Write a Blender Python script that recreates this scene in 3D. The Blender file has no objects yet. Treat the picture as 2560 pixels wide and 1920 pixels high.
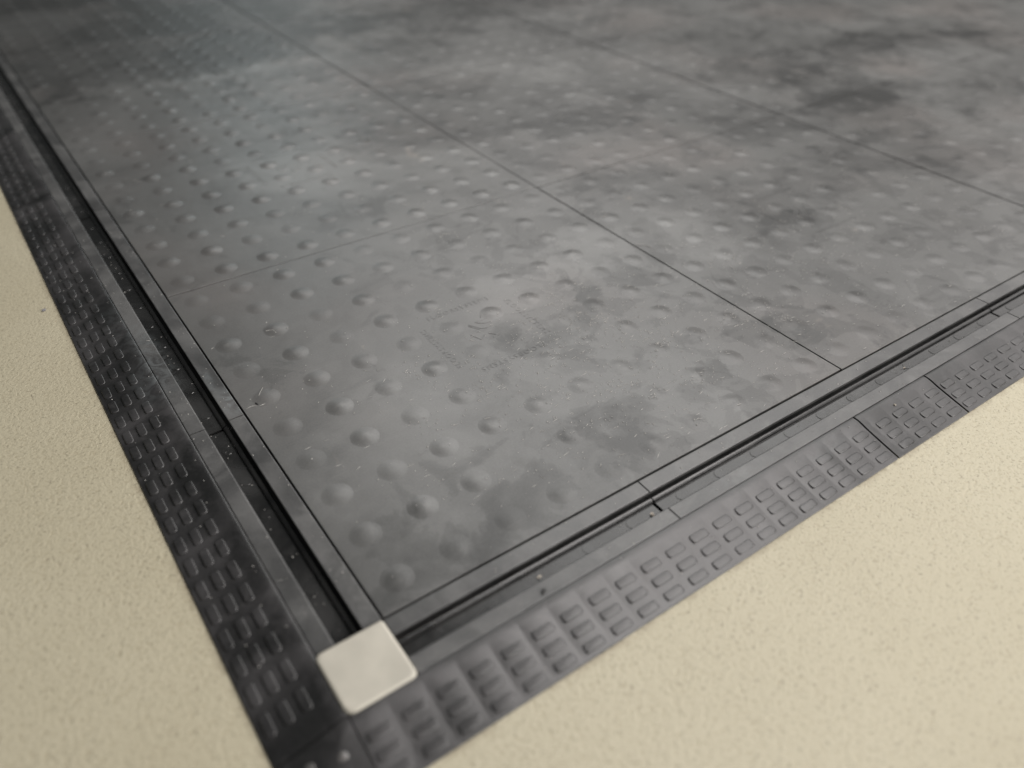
import bpy, bmesh, math, random
from mathutils import Matrix, Vector
R = math.radians
scene = bpy.context.scene
C = scene.collection
S = 0.5                       # metres per tile side: every coordinate below is in tile sides

# ------------------------------------------------------------------ camera
cam_d = bpy.data.cameras.new('camera')
cam = bpy.data.objects.new('camera', cam_d); C.objects.link(cam); scene.camera = cam
cam_d.sensor_width = 36.0; cam_d.sensor_fit = 'HORIZONTAL'
cam_d.lens = 2006.3 / 2560 * 36.0
right = Vector((0.81901002, -0.5737361, 0.007027))
down = Vector((-0.3512322, -0.51099409, -0.78455145))
fwd = Vector((0.45371624, 0.64008744, -0.6200239))
M = Matrix.Identity(4)
for r in range(3):
    M[r][0] = right[r]; M[r][1] = -down[r]; M[r][2] = -fwd[r]
M.translation = Vector((-0.24180885, -0.64378827, 0.93965308)) * S
cam.matrix_world = M
cam_d.clip_start = 0.02; cam_d.clip_end = 100
cam_d.dof.use_dof = True
cam_d.dof.focus_distance = 1.52 * S
cam_d.dof.aperture_fstop = 2.55

# ------------------------------------------------------------------ light
world = bpy.data.worlds.new('World'); scene.world = world; world.use_nodes = True
bg = world.node_tree.nodes['Background']
bg.inputs['Color'].default_value = (0.93, 1.0, 0.98, 1); bg.inputs['Strength'].default_value = 0.06

def area(name, loc, size, radiance, colour, target):
    d = bpy.data.lights.new(name, 'AREA'); d.shape = 'RECTANGLE'
    d.size, d.size_y = size
    d.energy = radiance * math.pi * size[0] * size[1]
    d.color = colour
    o = bpy.data.objects.new(name, d); C.objects.link(o)
    o.location = loc
    o.rotation_euler = (Vector(target) - Vector(loc)).to_track_quat('-Z', 'Y').to_euler()
    return o
# low bright windows behind the camera's right shoulder, a ceiling light ahead, an added fill overhead, a cool skylight at the far end
area('key_window_light', (2.3, -3.3, 1.8), (3.0, 2.0), 13.0, (1.0, 0.965, 0.935), (0.2, 0.0, 0))
area('glazing_light', (4.6, 0.2, 2.6), (3.0, 2.2), 1.6, (1.0, 0.965, 0.94), (0.2, 0.0, 0))
area('ceiling_light', (2.55, 2.8, 2.6), (2.7, 3.5), 3.2, (1.0, 0.985, 0.96), (2.55, 2.8, 0))
area('ramp_fill_light', (1.75, -0.1, 2.55), (1.7, 1.7), 6.4, (1.0, 0.955, 0.93), (1.75, -0.1, 0))  # added fill with no known fixture, brightens the front ramp
area('window_light', (2.2, 6.5, 2.5), (1.4, 1.2), 4.0, (0.84, 0.98, 1.0), (2.2, 6.5, 0))
scene.view_settings.view_transform = 'Standard'
scene.view_settings.look = 'None'
scene.view_settings.exposure = 0.0
scene.view_settings.gamma = 1.0
scene.render.engine = 'CYCLES'

# ------------------------------------------------------------------ materials
def nodes(name):
    m = bpy.data.materials.new(name); m.use_nodes = True
    nt = m.node_tree
    return m, nt, nt.nodes['Principled BSDF']

class G:
    """small node-graph writer working in tile units"""
    def __init__(s, nt):
        s.nt = nt
        geo = nt.nodes.new('ShaderNodeNewGeometry')
        v = nt.nodes.new('ShaderNodeVectorMath'); v.operation = 'SCALE'
        v.inputs['Scale'].default_value = 1.0 / S
        nt.links.new(geo.outputs['Position'], v.inputs[0])
        s.P = v.outputs[0]
    def link(s, a, b): s.nt.links.new(a, b)
    def mapping(s, rot=(0, 0, 0), scale=(1, 1, 1), loc=(0, 0, 0), src=None):
        n = s.nt.nodes.new('ShaderNodeMapping')
        n.inputs['Rotation'].default_value = rot; n.inputs['Scale'].default_value = scale
        n.inputs['Location'].default_value = loc
        s.link(src or s.P, n.inputs[0]); return n.outputs[0]
    def noise(s, scale, detail=3, rough=0.5, dist=0.0, vec=None):
        n = s.nt.nodes.new('ShaderNodeTexNoise')
        n.inputs['Scale'].default_value = scale; n.inputs['Detail'].default_value = detail
        n.inputs['Roughness'].default_value = rough; n.inputs['Distortion'].default_value = dist
        s.link(vec or s.P, n.inputs['Vector']); return n.outputs['Fac']
    def voronoi(s, scale, vec=None, feature='F1', rnd=1.0):
        n = s.nt.nodes.new('ShaderNodeTexVoronoi'); n.feature = feature
        n.inputs['Scale'].default_value = scale; n.inputs['Randomness'].default_value = rnd
        s.link(vec or s.P, n.inputs['Vector']); return n.outputs['Distance']
    def rng(s, v, a, b, c=0.0, d=1.0, smooth=True):
        n = s.nt.nodes.new('ShaderNodeMapRange')
        n.interpolation_type = 'SMOOTHSTEP' if smooth else 'LINEAR'
        for k, x in zip(('From Min', 'From Max', 'To Min', 'To Max'), (a, b, c, d)):
            n.inputs[k].default_value = x
        s.link(v, n.inputs['Value']); return n.outputs[0]
    def math(s, op, a, b=0.0, clamp=False):
        n = s.nt.nodes.new('ShaderNodeMath'); n.operation = op; n.use_clamp = clamp
        for i, x in enumerate((a, b)):
            if isinstance(x, (int, float)): n.inputs[i].default_value = x
            else: s.link(x, n.inputs[i])
        return n.outputs[0]
    def mix(s, f, a, b):
        n = s.nt.nodes.new('ShaderNodeMix'); n.data_type = 'RGBA'
        if isinstance(f, (int, float)): n.inputs[0].default_value = f
        else: s.link(f, n.inputs[0])
        for i, x in ((6, a), (7, b)):
            if isinstance(x, tuple): n.inputs[i].default_value = (*x, 1)
            else: s.link(x, n.inputs[i])
        return n.outputs[2]
    def bump(s, h, strength, dist, normal=None):
        n = s.nt.nodes.new('ShaderNodeBump')
        n.inputs['Strength'].default_value = strength; n.inputs['Distance'].default_value = dist
        s.link(h, n.inputs['Height'])
        if normal: s.link(normal, n.inputs['Normal'])
        return n.outputs[0]
    def sep(s):
        n = s.nt.nodes.new('ShaderNodeSeparateXYZ'); s.link(s.P, n.inputs[0]); return n.outputs

def blobs(g, P, items):
    """sum of soft ellipses (cx, cy, rx, ry, strength) measured on the matting"""
    tot = None
    for cx, cy, rx, ry, st in items:
        v = g.mapping(loc=(-cx / rx, -cy / ry, 0), scale=(1 / rx, 1 / ry, 0), src=P)
        n = g.nt.nodes.new('ShaderNodeVectorMath'); n.operation = 'LENGTH'; g.link(v, n.inputs[0])
        e = g.rng(n.outputs['Value'], 0.2, 1.35, st, 0.0)
        tot = e if tot is None else g.math('ADD', tot, e)
    return tot
SMEAR = [(-.008, .575, .022, .045, 1.0), (-.022, .66, .010, .05, .7), (-.085, .80, .03, .14, .55), (-.118, .72, .03, .08, .35), (-.118, .95, .025, .12, .2), (.62, -.085, .08, .02, .25), (.80, -.122, .12, .02, .2)]
STAIN_SHADE = [(.45, 3.45, 1.0, 1.0, 1.9), (.50, 2.78, .62, .30, .95), (1.42, 1.36, .34, .13, 1.0), (.53, .09, .13, .08, .6), (.70, .10, .10, .07, .45), (.56, .40, .12, .10, .35),  # dark stains, plus dimness of the far corner tiles painted into the colour
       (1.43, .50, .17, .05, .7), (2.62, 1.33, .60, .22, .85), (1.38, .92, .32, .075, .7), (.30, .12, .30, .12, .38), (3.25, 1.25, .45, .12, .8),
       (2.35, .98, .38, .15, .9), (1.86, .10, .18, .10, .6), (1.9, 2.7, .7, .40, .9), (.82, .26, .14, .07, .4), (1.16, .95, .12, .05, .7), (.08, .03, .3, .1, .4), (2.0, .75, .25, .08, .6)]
DUST_GLOW = [(.60, .57, .14, .09, 1.0), (.52, 1.51, .26, .20, 1.0), (1.22, .55, .20, .16, .9), (1.6, 1.85, .65, .32, .8), (.22, .36, .18, .28, 1.0), (.12, .18, .14, .16, .7), (.45, .75, .3, .2, .4), (3.2, 1.58, .6, .12, 1.0),  # pale dust film, plus a reflected highlight and front-left brightness painted in
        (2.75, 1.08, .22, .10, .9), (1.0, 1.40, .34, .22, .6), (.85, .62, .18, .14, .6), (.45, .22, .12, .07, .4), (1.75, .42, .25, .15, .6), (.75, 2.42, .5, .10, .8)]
def tile_material():
    m, nt, bs = nodes('dusty_tile_rubber'); g = G(nt)
    wob = nt.nodes.new('ShaderNodeTexNoise'); wob.inputs['Scale'].default_value = 5.5; wob.inputs['Detail'].default_value = 6; wob.inputs['Roughness'].default_value = .6
    g.link(g.P, wob.inputs['Vector'])
    w1 = nt.nodes.new('ShaderNodeVectorMath'); w1.operation = 'MULTIPLY_ADD'
    g.link(wob.outputs['Color'], w1.inputs[0]); w1.inputs[1].default_value = (.30, .30, 0); g.link(g.P, w1.inputs[2])
    w2 = nt.nodes.new('ShaderNodeVectorMath'); w2.operation = 'SUBTRACT'; g.link(w1.outputs[0], w2.inputs[0]); w2.inputs[1].default_value = (.15, .15, 0)
    PW = w2.outputs[0]
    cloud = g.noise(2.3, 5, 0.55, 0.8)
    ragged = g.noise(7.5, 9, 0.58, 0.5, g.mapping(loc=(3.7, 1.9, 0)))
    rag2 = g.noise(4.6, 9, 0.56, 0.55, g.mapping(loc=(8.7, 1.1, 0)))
    # washed patches and painted far-corner dimness: where they lie, then a ragged tide line and a soft core
    stain_shade = g.math('ADD', blobs(g, PW, STAIN_SHADE), g.rng(ragged, 0.3, 0.7, -0.52, 0.52))
    tide = g.rng(stain_shade, 0.40, 0.45)
    core = g.rng(stain_shade, 0.25, 1.0)
    px = g.sep()[0]
    side = g.rng(px, 0.25, 0.70, 0.25, 1.0)
    patch = g.math('MULTIPLY', g.rng(rag2, 0.545, 0.562), side)
    dust = g.rng(g.math('ADD', blobs(g, PW, DUST_GLOW), g.rng(cloud, 0.3, 0.7, -0.3, 0.3)), 0.15, 0.95)  # dust film together with the painted brightness
    # drag marks along one diagonal, wipe marks along the other direction
    st = g.noise(1.0, 4, 0.6, 0.4, g.mapping(rot=(0, 0, R(47)), scale=(2.4, 19, 1)))
    streak = g.math('MULTIPLY', g.rng(st, 0.60, 0.70), g.rng(g.noise(2.6, 2), 0.42, 0.60))
    sw = g.noise(1.0, 6, 0.65, 0.15, g.mapping(rot=(0, 0, R(-7)), scale=(5, 85, 1)))
    wipe = g.math('MULTIPLY', g.rng(sw, 0.56, 0.78), g.rng(g.noise(1.7, 2, 0.5, 0, g.mapping(loc=(5, 5, 0))), 0.38, 0.62))
    rag3 = g.rng(g.noise(10.5, 8, 0.6, 0.7, g.mapping(loc=(1.7, 9.1, 0))), 0.535, 0.56)
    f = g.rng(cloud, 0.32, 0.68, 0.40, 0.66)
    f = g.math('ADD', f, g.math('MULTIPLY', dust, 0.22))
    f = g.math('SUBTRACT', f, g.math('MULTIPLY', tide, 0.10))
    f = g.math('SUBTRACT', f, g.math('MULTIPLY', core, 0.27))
    f = g.math('SUBTRACT', f, g.math('MULTIPLY', patch, 0.19))
    f = g.math('SUBTRACT', f, g.math('MULTIPLY', g.math('MULTIPLY', rag3, side), 0.15))
    f = g.math('SUBTRACT', f, g.math('MULTIPLY', streak, 0.16))
    f = g.math('ADD', f, g.math('MULTIPLY', wipe, 0.20))
    grain = g.noise(260, 2, 0.6)
    f = g.math('ADD', f, g.rng(grain, 0.3, 0.7, -0.06, 0.06), True)
    tint = g.mix(g.rng(g.noise(1.5, 2), 0.45, 0.68), (0.150, 0.150, 0.146), (0.160, 0.149, 0.142))
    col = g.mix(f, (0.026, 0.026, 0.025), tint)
    # pale scuffs and dried spots
    sp = g.rng(g.noise(70, 3, 0.7), 0.70, 0.80)
    col = g.mix(g.math('MULTIPLY', sp, 0.35), col, (0.26, 0.25, 0.235))
    worn = g.math('MULTIPLY', g.rng(g.sep()[2], 0.0013, 0.0029), g.rng(g.noise(45, 4, 0.7), 0.42, 0.66))
    col = g.mix(g.math('MULTIPLY', worn, 0.35), col, (0.25, 0.245, 0.235))
    stain = g.rng(g.noise(9.0, 4, 0.6, 0.8, g.mapping(loc=(2.2, 8.8, 0))), 0.70, 0.76)
    col = g.mix(g.math('MULTIPLY', stain, 0.25), col, (0.28, 0.235, 0.195))
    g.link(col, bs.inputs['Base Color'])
    rough = g.math('ADD', g.rng(f, 0.0, 1.0, 0.40, 0.33), g.rng(cloud, 0.3, 0.7, -0.03, 0.03))
    g.link(rough, bs.inputs['Roughness'])
    bs.inputs['Specular IOR Level'].default_value = 0.7
    b1 = g.bump(g.noise(7, 3, 0.5), 0.20, 0.004)
    b2 = g.bump(g.noise(330, 2, 0.5), 0.10, 0.0004, b1)
    sc = g.noise(1.0, 3, 0.6, 0.1, g.mapping(rot=(0, 0, R(12)), scale=(26, 420, 1)))
    b3 = g.bump(sc, 0.07, 0.0004, b2)
    g.link(b3, bs.inputs['Normal'])
    return m

def edge_material(name, lo, hi, rough, seed):
    m, nt, bs = nodes(name); g = G(nt)
    n1 = g.noise(5.5, 5, 0.6, 0.8, g.mapping(loc=(seed, seed * 1.7, 0)))
    n2 = g.rng(g.noise(13, 6, 0.6, 1.4, g.mapping(loc=(seed * 2, 1, 0))), 0.52, 0.70)
    f = g.math('ADD', g.rng(n1, 0.34, 0.68), g.math('MULTIPLY', n2, 0.45))
    f = g.math('ADD', f, g.rng(g.noise(240, 2), 0.3, 0.7, -0.1, 0.1), True)
    col = g.mix(f, lo, hi)
    sm = g.math('MULTIPLY', blobs(g, g.P, SMEAR), g.rng(g.noise(34, 5, 0.65, 1.2), 0.38, 0.60), True)
    col = g.mix(g.math('MULTIPLY', sm, 0.5), col, (0.20, 0.22, 0.225))
    sp = g.rng(g.noise(95, 3, 0.7), 0.71, 0.80)
    col = g.mix(g.math('MULTIPLY', sp, 0.35), col, (0.24, 0.23, 0.215))
    g.link(col, bs.inputs['Base Color'])
    g.link(g.rng(n1, 0.3, 0.7, rough - 0.05, rough + 0.07), bs.inputs['Roughness'])
    bs.inputs['Specular IOR Level'].default_value = 0.65
    b1 = g.bump(g.noise(16, 3), 0.12, 0.003)
    g.link(g.bump(g.noise(300, 2), 0.10, 0.0004, b1), bs.inputs['Normal'])
    return m

def floor_material():
    m, nt, bs = nodes('beige_vinyl'); g = G(nt)
    big = g.noise(1.3, 4, 0.55)
    col = g.mix(g.rng(big, 0.35, 0.65), (0.402, 0.363, 0.260), (0.440, 0.402, 0.296))
    warp = g.noise(70, 2, 0.5)
    pits = g.noise(175, 2, 0.5, 0.5)
    pit = g.rng(pits, 0.36, 0.44, 1.0, 0.0)
    fleck = g.rng(g.noise(215, 1, 0.5, 0, g.mapping(loc=(3, 3, 0))), 0.31, 0.37, 1.0, 0.0)
    col = g.mix(g.math('MULTIPLY', pit, 0.36), col, (0.30, 0.255, 0.17))
    col = g.mix(g.math('MULTIPLY', fleck, 0.45), col, (0.16, 0.14, 0.10))
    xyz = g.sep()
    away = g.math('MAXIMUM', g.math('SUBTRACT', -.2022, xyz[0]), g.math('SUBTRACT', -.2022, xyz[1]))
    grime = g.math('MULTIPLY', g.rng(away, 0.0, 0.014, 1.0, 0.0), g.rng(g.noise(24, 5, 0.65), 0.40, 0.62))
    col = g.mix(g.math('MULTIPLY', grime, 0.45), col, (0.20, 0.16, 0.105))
    spot = g.rng(g.noise(17, 4, 0.6, 0, g.mapping(loc=(1.3, 6.2, 0))), 0.73, 0.77)
    col = g.mix(g.math('MULTIPLY', spot, 0.55), col, (0.25, 0.17, 0.10))
    g.link(col, bs.inputs['Base Color'])
    bs.inputs['Roughness'].default_value = 0.5
    b = g.bump(pits, 0.44, 0.0014)
    g.link(g.bump(warp, 0.10, 0.002, b), bs.inputs['Normal'])
    return m

def simple(name, col, rough, var=0.15, scale=40):
    m, nt, bs = nodes(name); g = G(nt)
    n = g.rng(g.noise(scale, 3), 0.3, 0.7)
    g.link(g.mix(n, tuple(c * (1 - var) for c in col), tuple(min(1, c * (1 + var)) for c in col)), bs.inputs['Base Color'])
    bs.inputs['Roughness'].default_value = rough
    return m

M_tile = tile_material()
M_rail = edge_material('rail_rubber', (0.046, 0.046, 0.046), (0.104, 0.103, 0.101), 0.33, 1.0)
M_ramp = edge_material('ramp_rubber', (0.015, 0.015, 0.015), (0.052, 0.050, 0.051), 0.34, 4.0)
M_chan = edge_material('shaded_channel_rubber', (0.008, 0.008, 0.008), (0.024, 0.0235, 0.023), 0.24, 7.0)  # darker than the rail, so the recess shade sits in the colour
M_floor = floor_material()
M_cap = simple('cream_plastic', (0.46, 0.435, 0.372), 0.42, 0.10, 14)
M_lint = simple('white_lint', (0.36, 0.35, 0.33), 0.8, 0.25, 300)
M_chip = simple('pale_chip', (0.55, 0.49, 0.42), 0.7, 0.25, 200)
M_dark = simple('dark_crumb', (0.022, 0.022, 0.022), 0.7, 0.3, 200)
M_pebble = simple('grey_pebble', (0.16, 0.155, 0.165), 0.7, 0.3, 90)

# ------------------------------------------------------------------ helpers
def obj(name, me, mat=None, parent=None, loc=(0, 0, 0), rotz=0.0):
    """link a mesh (already in metres) as one object; loc in tile units"""
    o = bpy.data.objects.new(name, me); C.objects.link(o)
    if mat and not me.materials: me.materials.append(mat)
    o.location = [c * S for c in loc]; o.rotation_euler = (0, 0, rotz)
    if parent: o.parent = parent
    return o
def mesh(name, verts, faces, smooth=None):
    me = bpy.data.meshes.new(name)
    me.from_pydata([(x * S, y * S, z * S) for x, y, z in verts], [], faces)
    bm = bmesh.new(); bm.from_mesh(me)
    bmesh.ops.recalc_face_normals(bm, faces=bm.faces); bm.to_mesh(me); bm.free()
    if smooth is not None:
        me.polygons.foreach_set('use_smooth', [True] * len(me.polygons))
        me.set_sharp_from_angle(angle=R(smooth))
    me.update(); return me
def empty(name, loc=(0, 0, 0)):
    o = bpy.data.objects.new(name, None); C.objects.link(o)
    o.empty_display_size = 0.02; o.location = [c * S for c in loc]; return o
def tag(o, label, cat, group=None, kind=None):
    if label: o['label'] = label
    if cat: o['category'] = cat
    if group: o['group'] = group
    if kind: o['kind'] = kind
    return o
def place(side, u, t, z):
    """outward distance u and position t along the edge -> x, y, z"""
    return (-u, t, z) if side == 'left' else (t, -u, z)
def extrude(name, side, prof, a, b, smooth=14, ts=None):
    """closed profile of (u, z) points swept from a to b along an edge"""
    n = len(prof); V = []
    for t in (a, b): V += [place(side, u, t, z) for u, z in prof]
    F = [(i, (i + 1) % n, n + (i + 1) % n, n + i) for i in range(n)]
    F += [tuple(range(n - 1, -1, -1)), tuple(range(n, 2 * n))]
    return mesh(name, V, F, smooth)

# ------------------------------------------------------------------ floor
FZ = -0.0245
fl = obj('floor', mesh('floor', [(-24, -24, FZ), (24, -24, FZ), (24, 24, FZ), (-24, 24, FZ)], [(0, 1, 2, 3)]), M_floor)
tag(fl, 'beige speckled vinyl floor around the black matting', None, kind='structure')

# ------------------------------------------------------------------ tiles
def tile_mesh():
    gx, gy, c = 0.0021, 0.0022, 0.0005
    def ring(d, z): return [(gx + d, gy + d, z), (1 - gx - d, gy + d, z), (1 - gx - d, 1 - gy - d, z), (gx + d, 1 - gy - d, z)]
    V = ring(0, -0.022) + ring(0, -c) + ring(c * 0.35, -c * 0.3) + ring(c, 0)
    F = [(3, 2, 1, 0), (12, 13, 14, 15)]
    for k in range(3):
        for i in range(4):
            j = (i + 1) % 4; F.append((k * 4 + i, k * 4 + j, k * 4 + 4 + j, k * 4 + 4 + i))
    return mesh('rubber_mat', V, F)
def stud_mesh(r=0.0262, h=0.0031, nr=6, ns=18):
    V = [(0, 0, h)]; F = []
    for k in range(1, nr + 1):
        q = k / nr; z = h * (1 - q * q) ** 1.6
        for i in range(ns):
            a = 2 * math.pi * i / ns; V.append((r * q * math.cos(a), r * q * math.sin(a), z + 0.00006))
    for i in range(ns): F.append((0, 1 + i, 1 + (i + 1) % ns))
    for k in range(nr - 1):
        b0, b1 = 1 + k * ns, 1 + (k + 1) * ns
        for i in range(ns):
            j = (i + 1) % ns; F.append((b0 + i, b1 + i, b1 + j, b0 + j))
    return mesh('stud', V, F, 60)
def text_mesh(name, s, size, ext):
    cu = bpy.data.curves.new(name, 'FONT'); cu.body = s; cu.size = size * S
    cu.align_x = 'CENTER'; cu.align_y = 'CENTER'; cu.extrude = ext * S; cu.resolution_u = 2
    cu.space_character = 1.22
    o = bpy.data.objects.new(name, cu); C.objects.link(o)
    dg = bpy.context.evaluated_depsgraph_get()
    me = bpy.data.meshes.new_from_object(o.evaluated_get(dg))
    bpy.data.objects.remove(o); bpy.data.curves.remove(cu); me.name = name
    return me
def ridge(V, F, a, b, w, h):
    d = Vector((b[0] - a[0], b[1] - a[1])); n = Vector((-d.y, d.x)).normalized() * w / 2
    base = len(V)
    for p in (a, b):
        V += [(p[0] - n.x, p[1] - n.y, -0.0002), (p[0] - n.x * .45, p[1] - n.y * .45, h), (p[0] + n.x * .45, p[1] + n.y * .45, h), (p[0] + n.x, p[1] + n.y, -0.0002)]
    for i in range(3): F.append((base + i, base + i + 1, base + 5 + i, base + 4 + i))
    F.append((base, base + 1, base + 2, base + 3)); F.append((base + 4, base + 5, base + 6, base + 7))
def emblem_mesh():
    V, F = [], []
    for a, b in [((.4848, .539), (.4992, .5146)), ((.4815, .5355), (.495, .5125)), ((.5009, .5389), (.5291, .5394)), ((.5009, .5389), (.511, .5292)),
                 ((.5181, .5259), (.5328, .5245)), ((.511, .5292), (.5181, .5259)), ((.5105, .5093), (.5266, .5091)), ((.5135, .4798), (.5291, .4809)),
                 ((.5034, .4727), (.5245, .4722)), ((.4684, .506), (.4782, .4806)), ((.4684, .506), (.4892, .507)), ((.4992, .5146), (.5105, .5093)),
                 ((.4782, .4806), (.4935, .4905)), ((.5265, .5562), (.521, .549)), ((.5135, .4798), (.503, .490))]:
        ridge(V, F, (a[0] - .5, a[1] - .5), (b[0] - .5, b[1] - .5), 0.0028, 0.0006)
    return mesh('molded_emblem', V, F)
TM, SM, EM = tile_mesh(), stud_mesh(), emblem_mesh()
WORD = text_mesh('molded_word', 'FLOORSYSTEMS', 0.0185, 0.0002)
for me in (TM, SM, EM, WORD): me.materials.append(M_tile)

rows = ['front row', 'second row', 'third row', 'fourth row', 'fifth row']
cols = ['beside the left edging', 'second from the left edging', 'third from the left edging', 'fourth from the left edging', 'fifth from the left edging']
special = {(0, 0): 'dusty dark grey studded rubber tile at the near corner beside the white cap',
           (1, 0): 'smeared studded rubber tile right of the corner tile along the front edging',
           (0, 1): 'grey studded rubber tile directly behind the corner tile along the left edging',
           (1, 1): 'studded rubber tile diagonally behind the corner tile, meeting it at one point'}
random.seed(5)
TILES = [(i, j) for j in range(5) for i in range(5) if not (i + 1.4 * j > 6.4)]
for i, j in TILES:
    dx, dy = random.uniform(-.0006, .0006), random.uniform(-.0003, .0003)
    t = obj('rubber_mat', TM, None, None, (i + dx, j + dy, random.uniform(-.0008, .0002)), random.uniform(-.0005, .0005))
    tag(t, special.get((i, j), 'dark studded rubber tile %s, in the %s from the front' % (cols[i], rows[j])), 'floor tile', 'studded rubber floor tiles')
    for a in range(10):
        for b in range(10):
            s = obj('stud', SM, None, t, (.05 + .1 * a, .05 + .1 * b, 0), random.uniform(0, 6.28))
            k = random.uniform(0.30, 0.80) if (i, j) == (0, 0) else (random.uniform(0.30, 0.80) if i else random.uniform(0.5, 1.08)); s.scale = (1, 1, k)
    obj('molded_emblem', EM, None, t, (.5, .5, 0), 0 if (i + j) % 2 == 0 else R(90))
    for q in range(4):
        a = R(90) * q
        obj('molded_word', WORD, None, t, (.5 - .1045 * math.sin(a), .5 + .1045 * math.cos(a), 0.0002), a)

# ------------------------------------------------------------------ edging modules (inner rail, cable channel, outer ledge)
RAIL = [(.0014, -.0012), (.0020, -.0003), (.0030, 0), (.0288, 0), (.0298, -.0004), (.0302, -.0013), (.0300, -.0030), (.0200, -.0036), (.0180, -.0050), (.0180, -.0195), (.0343, -.0195), (.0343, -.0225), (.0014, -.0225)]
RIB = [(.0182, -.0105), (.0268, -.0093), (.0275, -.0096), (.0272, -.0103), (.0182, -.0120)]
CHAN = [(.0430, -.0225), (.0430, -.0163), (.0472, -.0165), (.0712, -.0165), (.0712, -.0225)]
LIP = [(.0345, -.0225), (.0345, -.0125), (.0350, -.0104), (.0360, -.0096), (.0390, -.0102), (.0413, -.0114), (.0426, -.0138), (.0429, -.0162), (.0429, -.0225)]
LEDGE = [(.0714, -.0225), (.0714, -.0018), (.0720, -.0007), (.0736, 0), (.0985, 0), (.0995, -.0004), (.0998, -.0014), (.0998, -.0225)]
def disc_mesh(r=0.0103, h=0.0007, n=16):
    V = [(r * math.cos(2 * math.pi * i / n), r * math.sin(2 * math.pi * i / n), -.0003) for i in range(n)]
    V += [((r - .0006) * math.cos(2 * math.pi * i / n), (r - .0006) * math.sin(2 * math.pi * i / n), h) for i in range(n)]
    F = [(i, (i + 1) % n, n + (i + 1) % n, n + i) for i in range(n)] + [tuple(range(n, 2 * n))]
    return mesh('round_mark', V, F)
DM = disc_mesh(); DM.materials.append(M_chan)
def edging(side, a, b, label, first):
    t = empty('edging_strip', place(side, .05, (a + b) / 2, FZ))
    tag(t, label, 'edging strip', 'black edging strips with a cable channel')
    inv = Vector(place(side, .05, (a + b) / 2, FZ)) * -1
    g = .0013
    a0 = a if first else a + g
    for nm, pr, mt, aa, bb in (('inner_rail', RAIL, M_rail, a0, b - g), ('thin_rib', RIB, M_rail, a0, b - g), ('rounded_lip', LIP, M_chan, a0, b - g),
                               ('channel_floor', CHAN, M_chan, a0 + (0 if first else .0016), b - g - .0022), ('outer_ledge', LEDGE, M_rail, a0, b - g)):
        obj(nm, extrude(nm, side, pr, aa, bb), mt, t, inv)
    bz = [(.0185, -.0242), (.0185, -.0227), (.0980, -.0227), (.0980, -.0242)]
    obj('joint_shade_plate', extrude('joint_shade_plate', side, bz, b - .03, b + .012), M_chan, t, inv)  # dark plate added under the joint, standing in for shade in the gap
    k = 0
    while True:
        c = b - .058 - .0888 * k if not first else b - .058 - .0888 * k
        if c < a + .02: break
        p = place(side, .0555, c, -.0165)
        obj('round_mark', DM, None, t, Vector(p) + inv); k += 1
    return t
names_l = ['first black edging strip on the left side, running up from the white corner cap', 'second edging strip up the left side, with a pale smear at its near end',
           'third edging strip up the left side, near the upper left of the photo', 'farthest edging strip on the left side, blurred at the photo edge']
for k, (a, b) in enumerate([(0, .5265), (.5265, 1.5285), (1.5285, 2.5285), (2.5285, 3.5285)]):
    edging('left', a, b, names_l[k], k == 0)
names_f = ['front black edging strip starting at the white corner cap', 'second front edging strip, beside the short ramp piece', 'rightmost front edging strip at the right photo edge']
for k, (a, b) in enumerate([(.0, .468), (.468, 1.4635), (1.4635, 2.4635)]):
    edging('front', a, b, names_f[k], k == 0)

# ------------------------------------------------------------------ ramps
RP = [(.1002, -.0022), (.1010, -.0008), (.1030, -.0003), (.1075, -.0005), (.1120, -.0010), (.1165, -.0019), (.1210, -.0031), (.1260, -.0047), (.1320, -.0064),
      (.1500, -.0105), (.1700, -.0150), (.1900, -.0192), (.1985, -.0210), (.2012, -.0219), (.2022, -.0232), (.2022, FZ + .0004)]
def rz(u):
    for (u0, z0), (u1, z1) in zip(RP, RP[1:]):
        if u0 <= u <= u1 and u1 > u0: return z0 + (z1 - z0) * (u - u0) / (u1 - u0)
    return RP[-1][1]
def groove_depth(u):
    if u < .108 or u > .196: return 0.0
    return .0004 * min(1, (u - .108) / .012, (.196 - u) / .01)
def ramp_body(side, a, b, first_bar, pitch=.05, lean=0.0):
    ts = [a]
    c = first_bar - pitch / 2
    while c < b - .004:
        if c > a + .004: ts += [c - .0052, c - .0012, c + .0012, c + .0052]
        c += pitch
    ts.append(b)
    def gd(t):
        k = round((t - (first_bar - pitch / 2)) / pitch); d = abs(t - (first_bar - pitch / 2 + k * pitch))
        return 1.0 if d < .002 and a + .003 < t < b - .003 else 0.0
    V, F = [], []; n = len(RP)
    for t in ts:
        w = gd(t)
        for u, z in RP: V.append(place(side, u, t, z - w * groove_depth(u)))
        V.append(place(side, .1002, t, FZ + .0004))
    m_ = n + 1
    for k in range(len(ts) - 1):
        for i in range(m_):
            j = (i + 1) % m_; F.append((k * m_ + i, k * m_ + j, (k + 1) * m_ + j, (k + 1) * m_ + i))
    F += [tuple(range(m_ - 1, -1, -1)), tuple((len(ts) - 1) * m_ + i for i in range(m_))]
    return mesh('ramp_body', V, F, 32)
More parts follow.
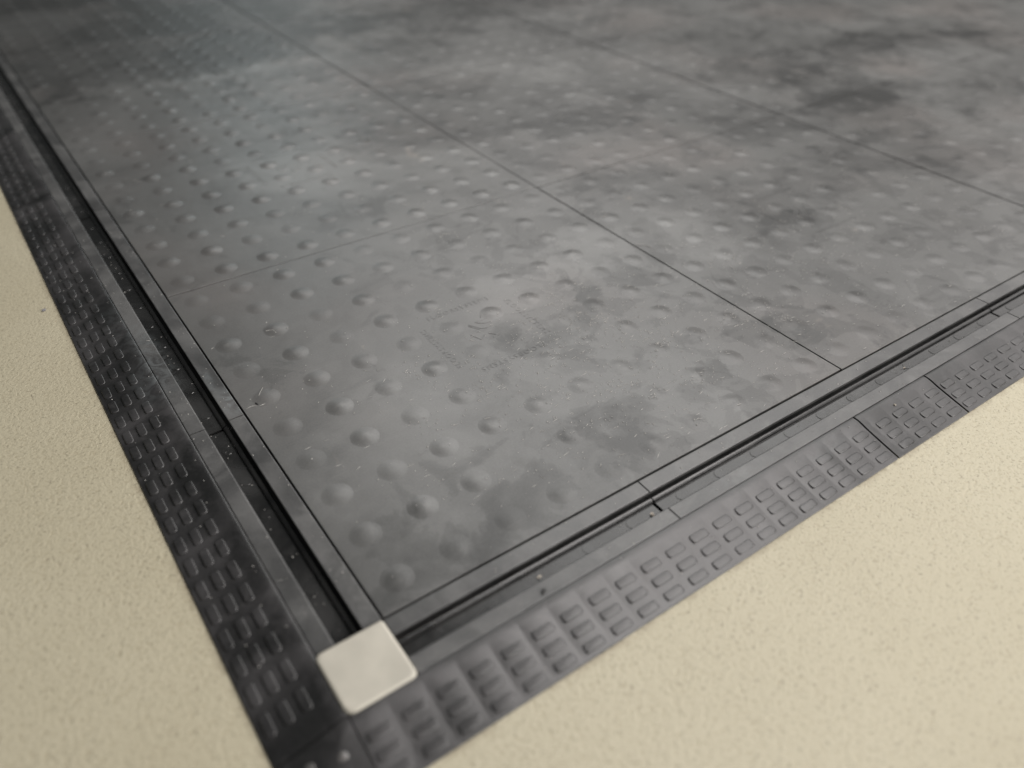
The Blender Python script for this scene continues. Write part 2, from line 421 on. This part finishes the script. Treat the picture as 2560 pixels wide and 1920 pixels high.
def bar_mesh(side, half_l=.0174, half_w=.0072, h=.0020, slope=0.228):
    prof = [(1.0, -.0006), (.97, h * .55), (.88, h * .9), (.70, h)]
    out = []
    r = half_w * .5
    for cx, cy, a0 in ((half_l - r, half_w - r, 0), (-half_l + r, half_w - r, 90), (-half_l + r, -half_w + r, 180), (half_l - r, -half_w + r, 270)):
        for a in (0, 45, 90): out.append((cx + r * math.cos(R(a0 + a)), cy + r * math.sin(R(a0 + a))))
    n = len(out); V, F = [], []
    for s, z in prof:
        for x, y in out:
            px = math.copysign(max(0, abs(x) - half_w * (1 - s)), x); py = y * s
            V.append(place(side, py, px, z - (slope - (0 if z < 0 else .10)) * py))
    for k in range(len(prof) - 1):
        for i in range(n):
            j = (i + 1) % n; F.append((k * n + i, k * n + j, (k + 1) * n + j, (k + 1) * n + i))
    F.append(tuple((len(prof) - 1) * n + i for i in range(n)))
    return mesh('grip_bar', V, F, 50)
BARS = {'left': bar_mesh('left'), 'front': bar_mesh('front')}
for me in BARS.values(): me.materials.append(M_ramp)
def ramp(side, a, b, first_bar, label):
    base = Vector(place(side, .15, (a + b) / 2, FZ))
    t = empty('edge_ramp', base); tag(t, label, 'ramp', 'black sloping edge ramps with raised grip bars')
    obj('ramp_body', ramp_body(side, a, b, first_bar), M_ramp, t, -base)
    c = first_bar
    while c < b - .012:
        if c > a + .012:
            for u in (.1375, .1628, .1876):
                o = obj('grip_bar', BARS[side], None, t, Vector(place(side, u, c + random.uniform(-.0004, .0004), rz(u) - random.uniform(0, .0006))) - base)
        c += .05
    return t
ramp('left', -.1004, 1.6948, -.045, 'long dark ramp down the left side, from the corner piece to the first joint')
ramp('left', 1.6992, 3.70, 1.7225, 'far left ramp beyond the joint, cut off by the left photo edge')
ramp('front', -.1004, .8957, -.0775, 'long grey ramp along the front, starting at the corner piece')
ramp('front', .8998, 1.1122, .9385, 'short front ramp piece between two dark joints')
ramp('front', 1.1165, 2.115, 1.14, 'rightmost front ramp beyond the short ramp piece')

# corner ramp piece with a mitred slope
def corner_mesh():
    us = [.1022] + [u for u, z in RP[3:-1]]
    zs = [-.0012] + [z for u, z in RP[3:-1]]
    n = len(us); V, F = [], []
    for i in range(n):
        for j in range(n): V.append((-us[i], -us[j], zs[max(i, j)]))
    for i in range(n - 1):
        for j in range(n - 1): F.append((i * n + j, i * n + j + 1, (i + 1) * n + j + 1, (i + 1) * n + j))
    border = [(0, j) for j in range(n)] + [(i, n - 1) for i in range(1, n)] + [(n - 1, j) for j in range(n - 2, -1, -1)] + [(i, 0) for i in range(n - 2, 0, -1)]
    b0 = len(V); V += [(-us[i], -us[j], FZ + .0004) for i, j in border]; m_ = len(border)
    for k in range(m_):
        k2 = (k + 1) % m_; F.append((border[k][0] * n + border[k][1], border[k2][0] * n + border[k2][1], b0 + k2, b0 + k))
    F.append(tuple(b0 + k for k in range(m_)))
    return mesh('corner_body', V, F, 32)
cr = empty('corner_ramp', (-.15, -.15, FZ)); tag(cr, 'square dark corner ramp piece below the white cap at the bottom edge', 'ramp corner')
obj('corner_body', corner_mesh(), M_ramp, cr, (.15, .15, -FZ))
for x, y in ((-.128, -.1375), (-.1375, -.1628), (-.1628, -.128), (-.1628, -.1628)):
    o = obj('grip_knob', SM, M_ramp, cr, (x + .15, y + .15, rz(max(-x, -y)) - FZ - .0012)); o.scale = (.34, .34, .7)

# ------------------------------------------------------------------ white corner cap
def cap_mesh():
    x0, x1 = -.1034, -.0012
    rad = [(.0140, x0, x0), (.0100, x1, x0), (.0045, x1, x1), (.0100, x0, x1)]
    base = []
    for r, cx, cy in rad:
        sx, sy = (1 if cx == x0 else -1), (1 if cy == x0 else -1)
        ang0 = {(1, 1): 180, (-1, 1): 270, (-1, -1): 0, (1, -1): 90}[(sx, sy)]
        for k in range(7): base.append((cx + sx * r + r * math.cos(R(ang0 + 15 * k)), cy + sy * r + r * math.sin(R(ang0 + 15 * k))))
    n = len(base); mid = (x0 + x1) / 2; half = (x1 - x0) / 2
    rings = [(0, -.0225), (0, .0000), (.0006, .0018), (.0018, .0031), (.0036, .0036), (.0060, .0037), (.0085, .0036), (.013, .0036)]
    V, F = [], []
    for d, z in rings:
        k = 1 - d / half
        V += [(mid + (x - mid) * k, mid + (y - mid) * k, z) for x, y in base]
    for q in range(len(rings) - 1):
        for i in range(n):
            j = (i + 1) % n; F.append((q * n + i, q * n + j, (q + 1) * n + j, (q + 1) * n + i))
    F.append(tuple((len(rings) - 1) * n + i for i in range(n))); F.append(tuple(range(n - 1, -1, -1)))
    return mesh('corner_block', V, F, 45)
tag(obj('corner_block', cap_mesh(), M_cap), 'square cream white plastic cap closing the corner of the edging', 'corner cap')

# ------------------------------------------------------------------ lint, chips and crumbs lying about
def lump_mesh(name, r, seed, sq=(1, 1, .7)):
    rnd = random.Random(seed); bm = bmesh.new()
    bmesh.ops.create_icosphere(bm, subdivisions=1, radius=r * S)
    for v in bm.verts:
        k = rnd.uniform(.6, 1.25); v.co = Vector((v.co.x * k * sq[0], v.co.y * k * sq[1], v.co.z * k * sq[2]))
    me = bpy.data.meshes.new(name); bm.to_mesh(me); bm.free(); return me
def thread_mesh(name, pts, r):
    V, F = [], []; n = 5
    P = [Vector(p) for p in pts]
    for i, p in enumerate(P):
        d = (P[min(i + 1, len(P) - 1)] - P[max(i - 1, 0)]).normalized()
        a = d.cross(Vector((0, 0, 1))).normalized(); b = d.cross(a)
        V += [tuple(p + (a * math.cos(2 * math.pi * k / n) + b * math.sin(2 * math.pi * k / n)) * r) for k in range(n)]
    for i in range(len(P) - 1):
        for k in range(n):
            j = (k + 1) % n; F.append((i * n + k, i * n + j, (i + 1) * n + j, (i + 1) * n + k))
    F += [tuple(range(n)), tuple((len(P) - 1) * n + k for k in range(n))]
    return mesh(name, V, F, 60)
def crumb(name, x, y, z, r, seed, mat, label, cat, sq=(1, 1, .7), rz_=0.0):
    o = obj(name, lump_mesh(name, r, seed, sq), mat, None, (x, y, z + r * sq[2] * .6), rz_); tag(o, label, cat)
crumb('pebble', -.2276, 1.1382, FZ, .0050, 3, M_pebble, 'small grey pebble on the beige floor left of the long left ramp', 'pebble')
crumb('paint_chip', .7433, .6478, 0, .0040, 4, M_lint, 'white paint chip on the corner tile, close to its right seam', 'chip', (1, .6, .5), .5)
crumb('paint_chip', .2274, -.0560, -.0165, .0035, 5, M_chip, 'beige chip in the front channel nearest the white cap', 'chip', (1.2, .8, .5))
crumb('rubber_crumb', .2090, -.0893, 0, .0052, 6, M_dark, 'black crumb on the front ledge near the white cap', 'crumb', (1.3, .6, .5), .3)
crumb('rubber_crumb', .0289, .5414, 0, .0040, 7, M_dark, 'black crumb on the corner tile beside the left rail joint', 'crumb', (.7, 1.4, .4), .4)
crumb('paint_chip', 1.3185, -.0650, -.0165, .0042, 8, M_lint, 'white chip in the front channel before the right hand joint', 'chip', (1, .8, .8))
crumb('paint_chip', 1.1269, -.0560, -.0165, .0032, 9, M_chip, 'small pale chip in the front channel above the short ramp piece', 'chip', (1.3, .7, .7))
crumb('paint_chip', .9936, -.1215, rz(.1215), .0028, 10, M_chip, 'tiny pale grain on the smooth top of the short ramp piece', 'chip')
crumb('paint_chip', .4486, -.0600, -.0165, .0046, 11, M_chip, 'pale chip lodged at the first front channel joint', 'chip', (1, .9, .7))
tag(obj('lint_thread', thread_mesh('lint_thread', [(.1295, .7545, .0012), (.136, .7530, .0016), (.1425, .7490, .0020), (.1440, .7430, .0014), (.1442, .7360, .0012)], .0007), M_lint),
    'bent white thread on the corner tile near the left rail', 'lint')
tag(obj('lint_thread', thread_mesh('lint_thread', [(.040, .562, .0012), (.048, .572, .0016), (.055, .5805, .0012)], .00042), M_lint),
    'straight white hair beside the black crumb on the corner tile', 'lint')
tag(obj('lint_thread', thread_mesh('lint_thread', [(1.005, .602, .001), (1.018, .590, .002), (1.030, .575, .001)], .0006), M_lint),
    'straight white fibre on the tile right of the corner tile', 'lint')

def dust_mesh():
    rnd = random.Random(11); V, F = [], []
    def flake(x, y, z, L, w, h, a):
        b = len(V); c, s = math.cos(a), math.sin(a)
        for lx, ly, lz in ((L, 0, 0), (0, w, 0), (-L, 0, 0), (0, -w, 0), (0, 0, h)):
            V.append((x + lx * c - ly * s, y + lx * s + ly * c, z + lz))
        F.extend([(b, b + 1, b + 4), (b + 1, b + 2, b + 4), (b + 2, b + 3, b + 4), (b + 3, b, b + 4)])
    cl = [(.62, .35, .17, 1100), (.8, .2, .15, 600), (.45, .18, .2, 420), (1.25, .35, .22, 900), (1.45, .75, .3, 700), (.75, .75, .25, 420), (.25, .4, .2, 240), (.12, .55, .1, 90), (.5, 1.4, .4, 240), (1.3, 1.2, .35, 350), (2.3, .9, .5, 450), (1.75, .3, .25, 380)]
    for cx, cy, sg, n in cl:
        n = int(n * .75)
        sub = [(rnd.gauss(cx, sg), rnd.gauss(cy, sg)) for _ in range(max(4, n // 30))]
        for _ in range(n):
            if rnd.random() < .45:
                q = rnd.choice(sub); x, y = rnd.gauss(q[0], .022), rnd.gauss(q[1], .022)
            else: x, y = rnd.gauss(cx, sg), rnd.gauss(cy, sg)
            if x < .005 or y < .005: continue
            fx, fy = (x % .1) - .05, (y % .1) - .05; q2 = (fx * fx + fy * fy) / .0262 ** 2
            z = .0031 * (1 - q2) ** 1.6 * 1.1 if q2 < 1 else 0
            if rnd.random() < .17: L, w = rnd.uniform(.003, .0085), rnd.uniform(.00045, .0008)
            else: L = rnd.uniform(.0007, .0018); w = L * rnd.uniform(.6, 1)
            flake(x, y, z + .0003, L, w, w * .9, rnd.gauss(-.05, .32))
    for _ in range(190):      # rails, ledges and channels
        side = rnd.choice(('left', 'front')); t = rnd.uniform(.02, 1.5); r_ = rnd.random()
        u, z = (rnd.uniform(.004, .028), 0) if r_ < .4 else ((rnd.uniform(.046, .07), -.0165) if r_ < .75 else (rnd.uniform(.074, .097), 0))
        L = rnd.uniform(.0008, .002)
        x, y, zz = place(side, u, t, z); flake(x, y, zz + .0003, L, L * .7, L * .6, rnd.uniform(0, 3))
    for _ in range(100):
        side = rnd.choice(('left', 'front')); t = rnd.uniform(-.05, 1.5); u = rnd.uniform(.104, .195)
        L = rnd.uniform(.0008, .0018); x, y, zz = place(side, u, t, rz(u)); flake(x, y, zz + .0004, L, L * .7, L * .6, rnd.uniform(0, 3))
    return mesh('dust_specks', V, F)
tag(obj('dust_specks', dust_mesh(), M_lint), 'white dust specks and lint scattered over the black tiles', None, kind='stuff')
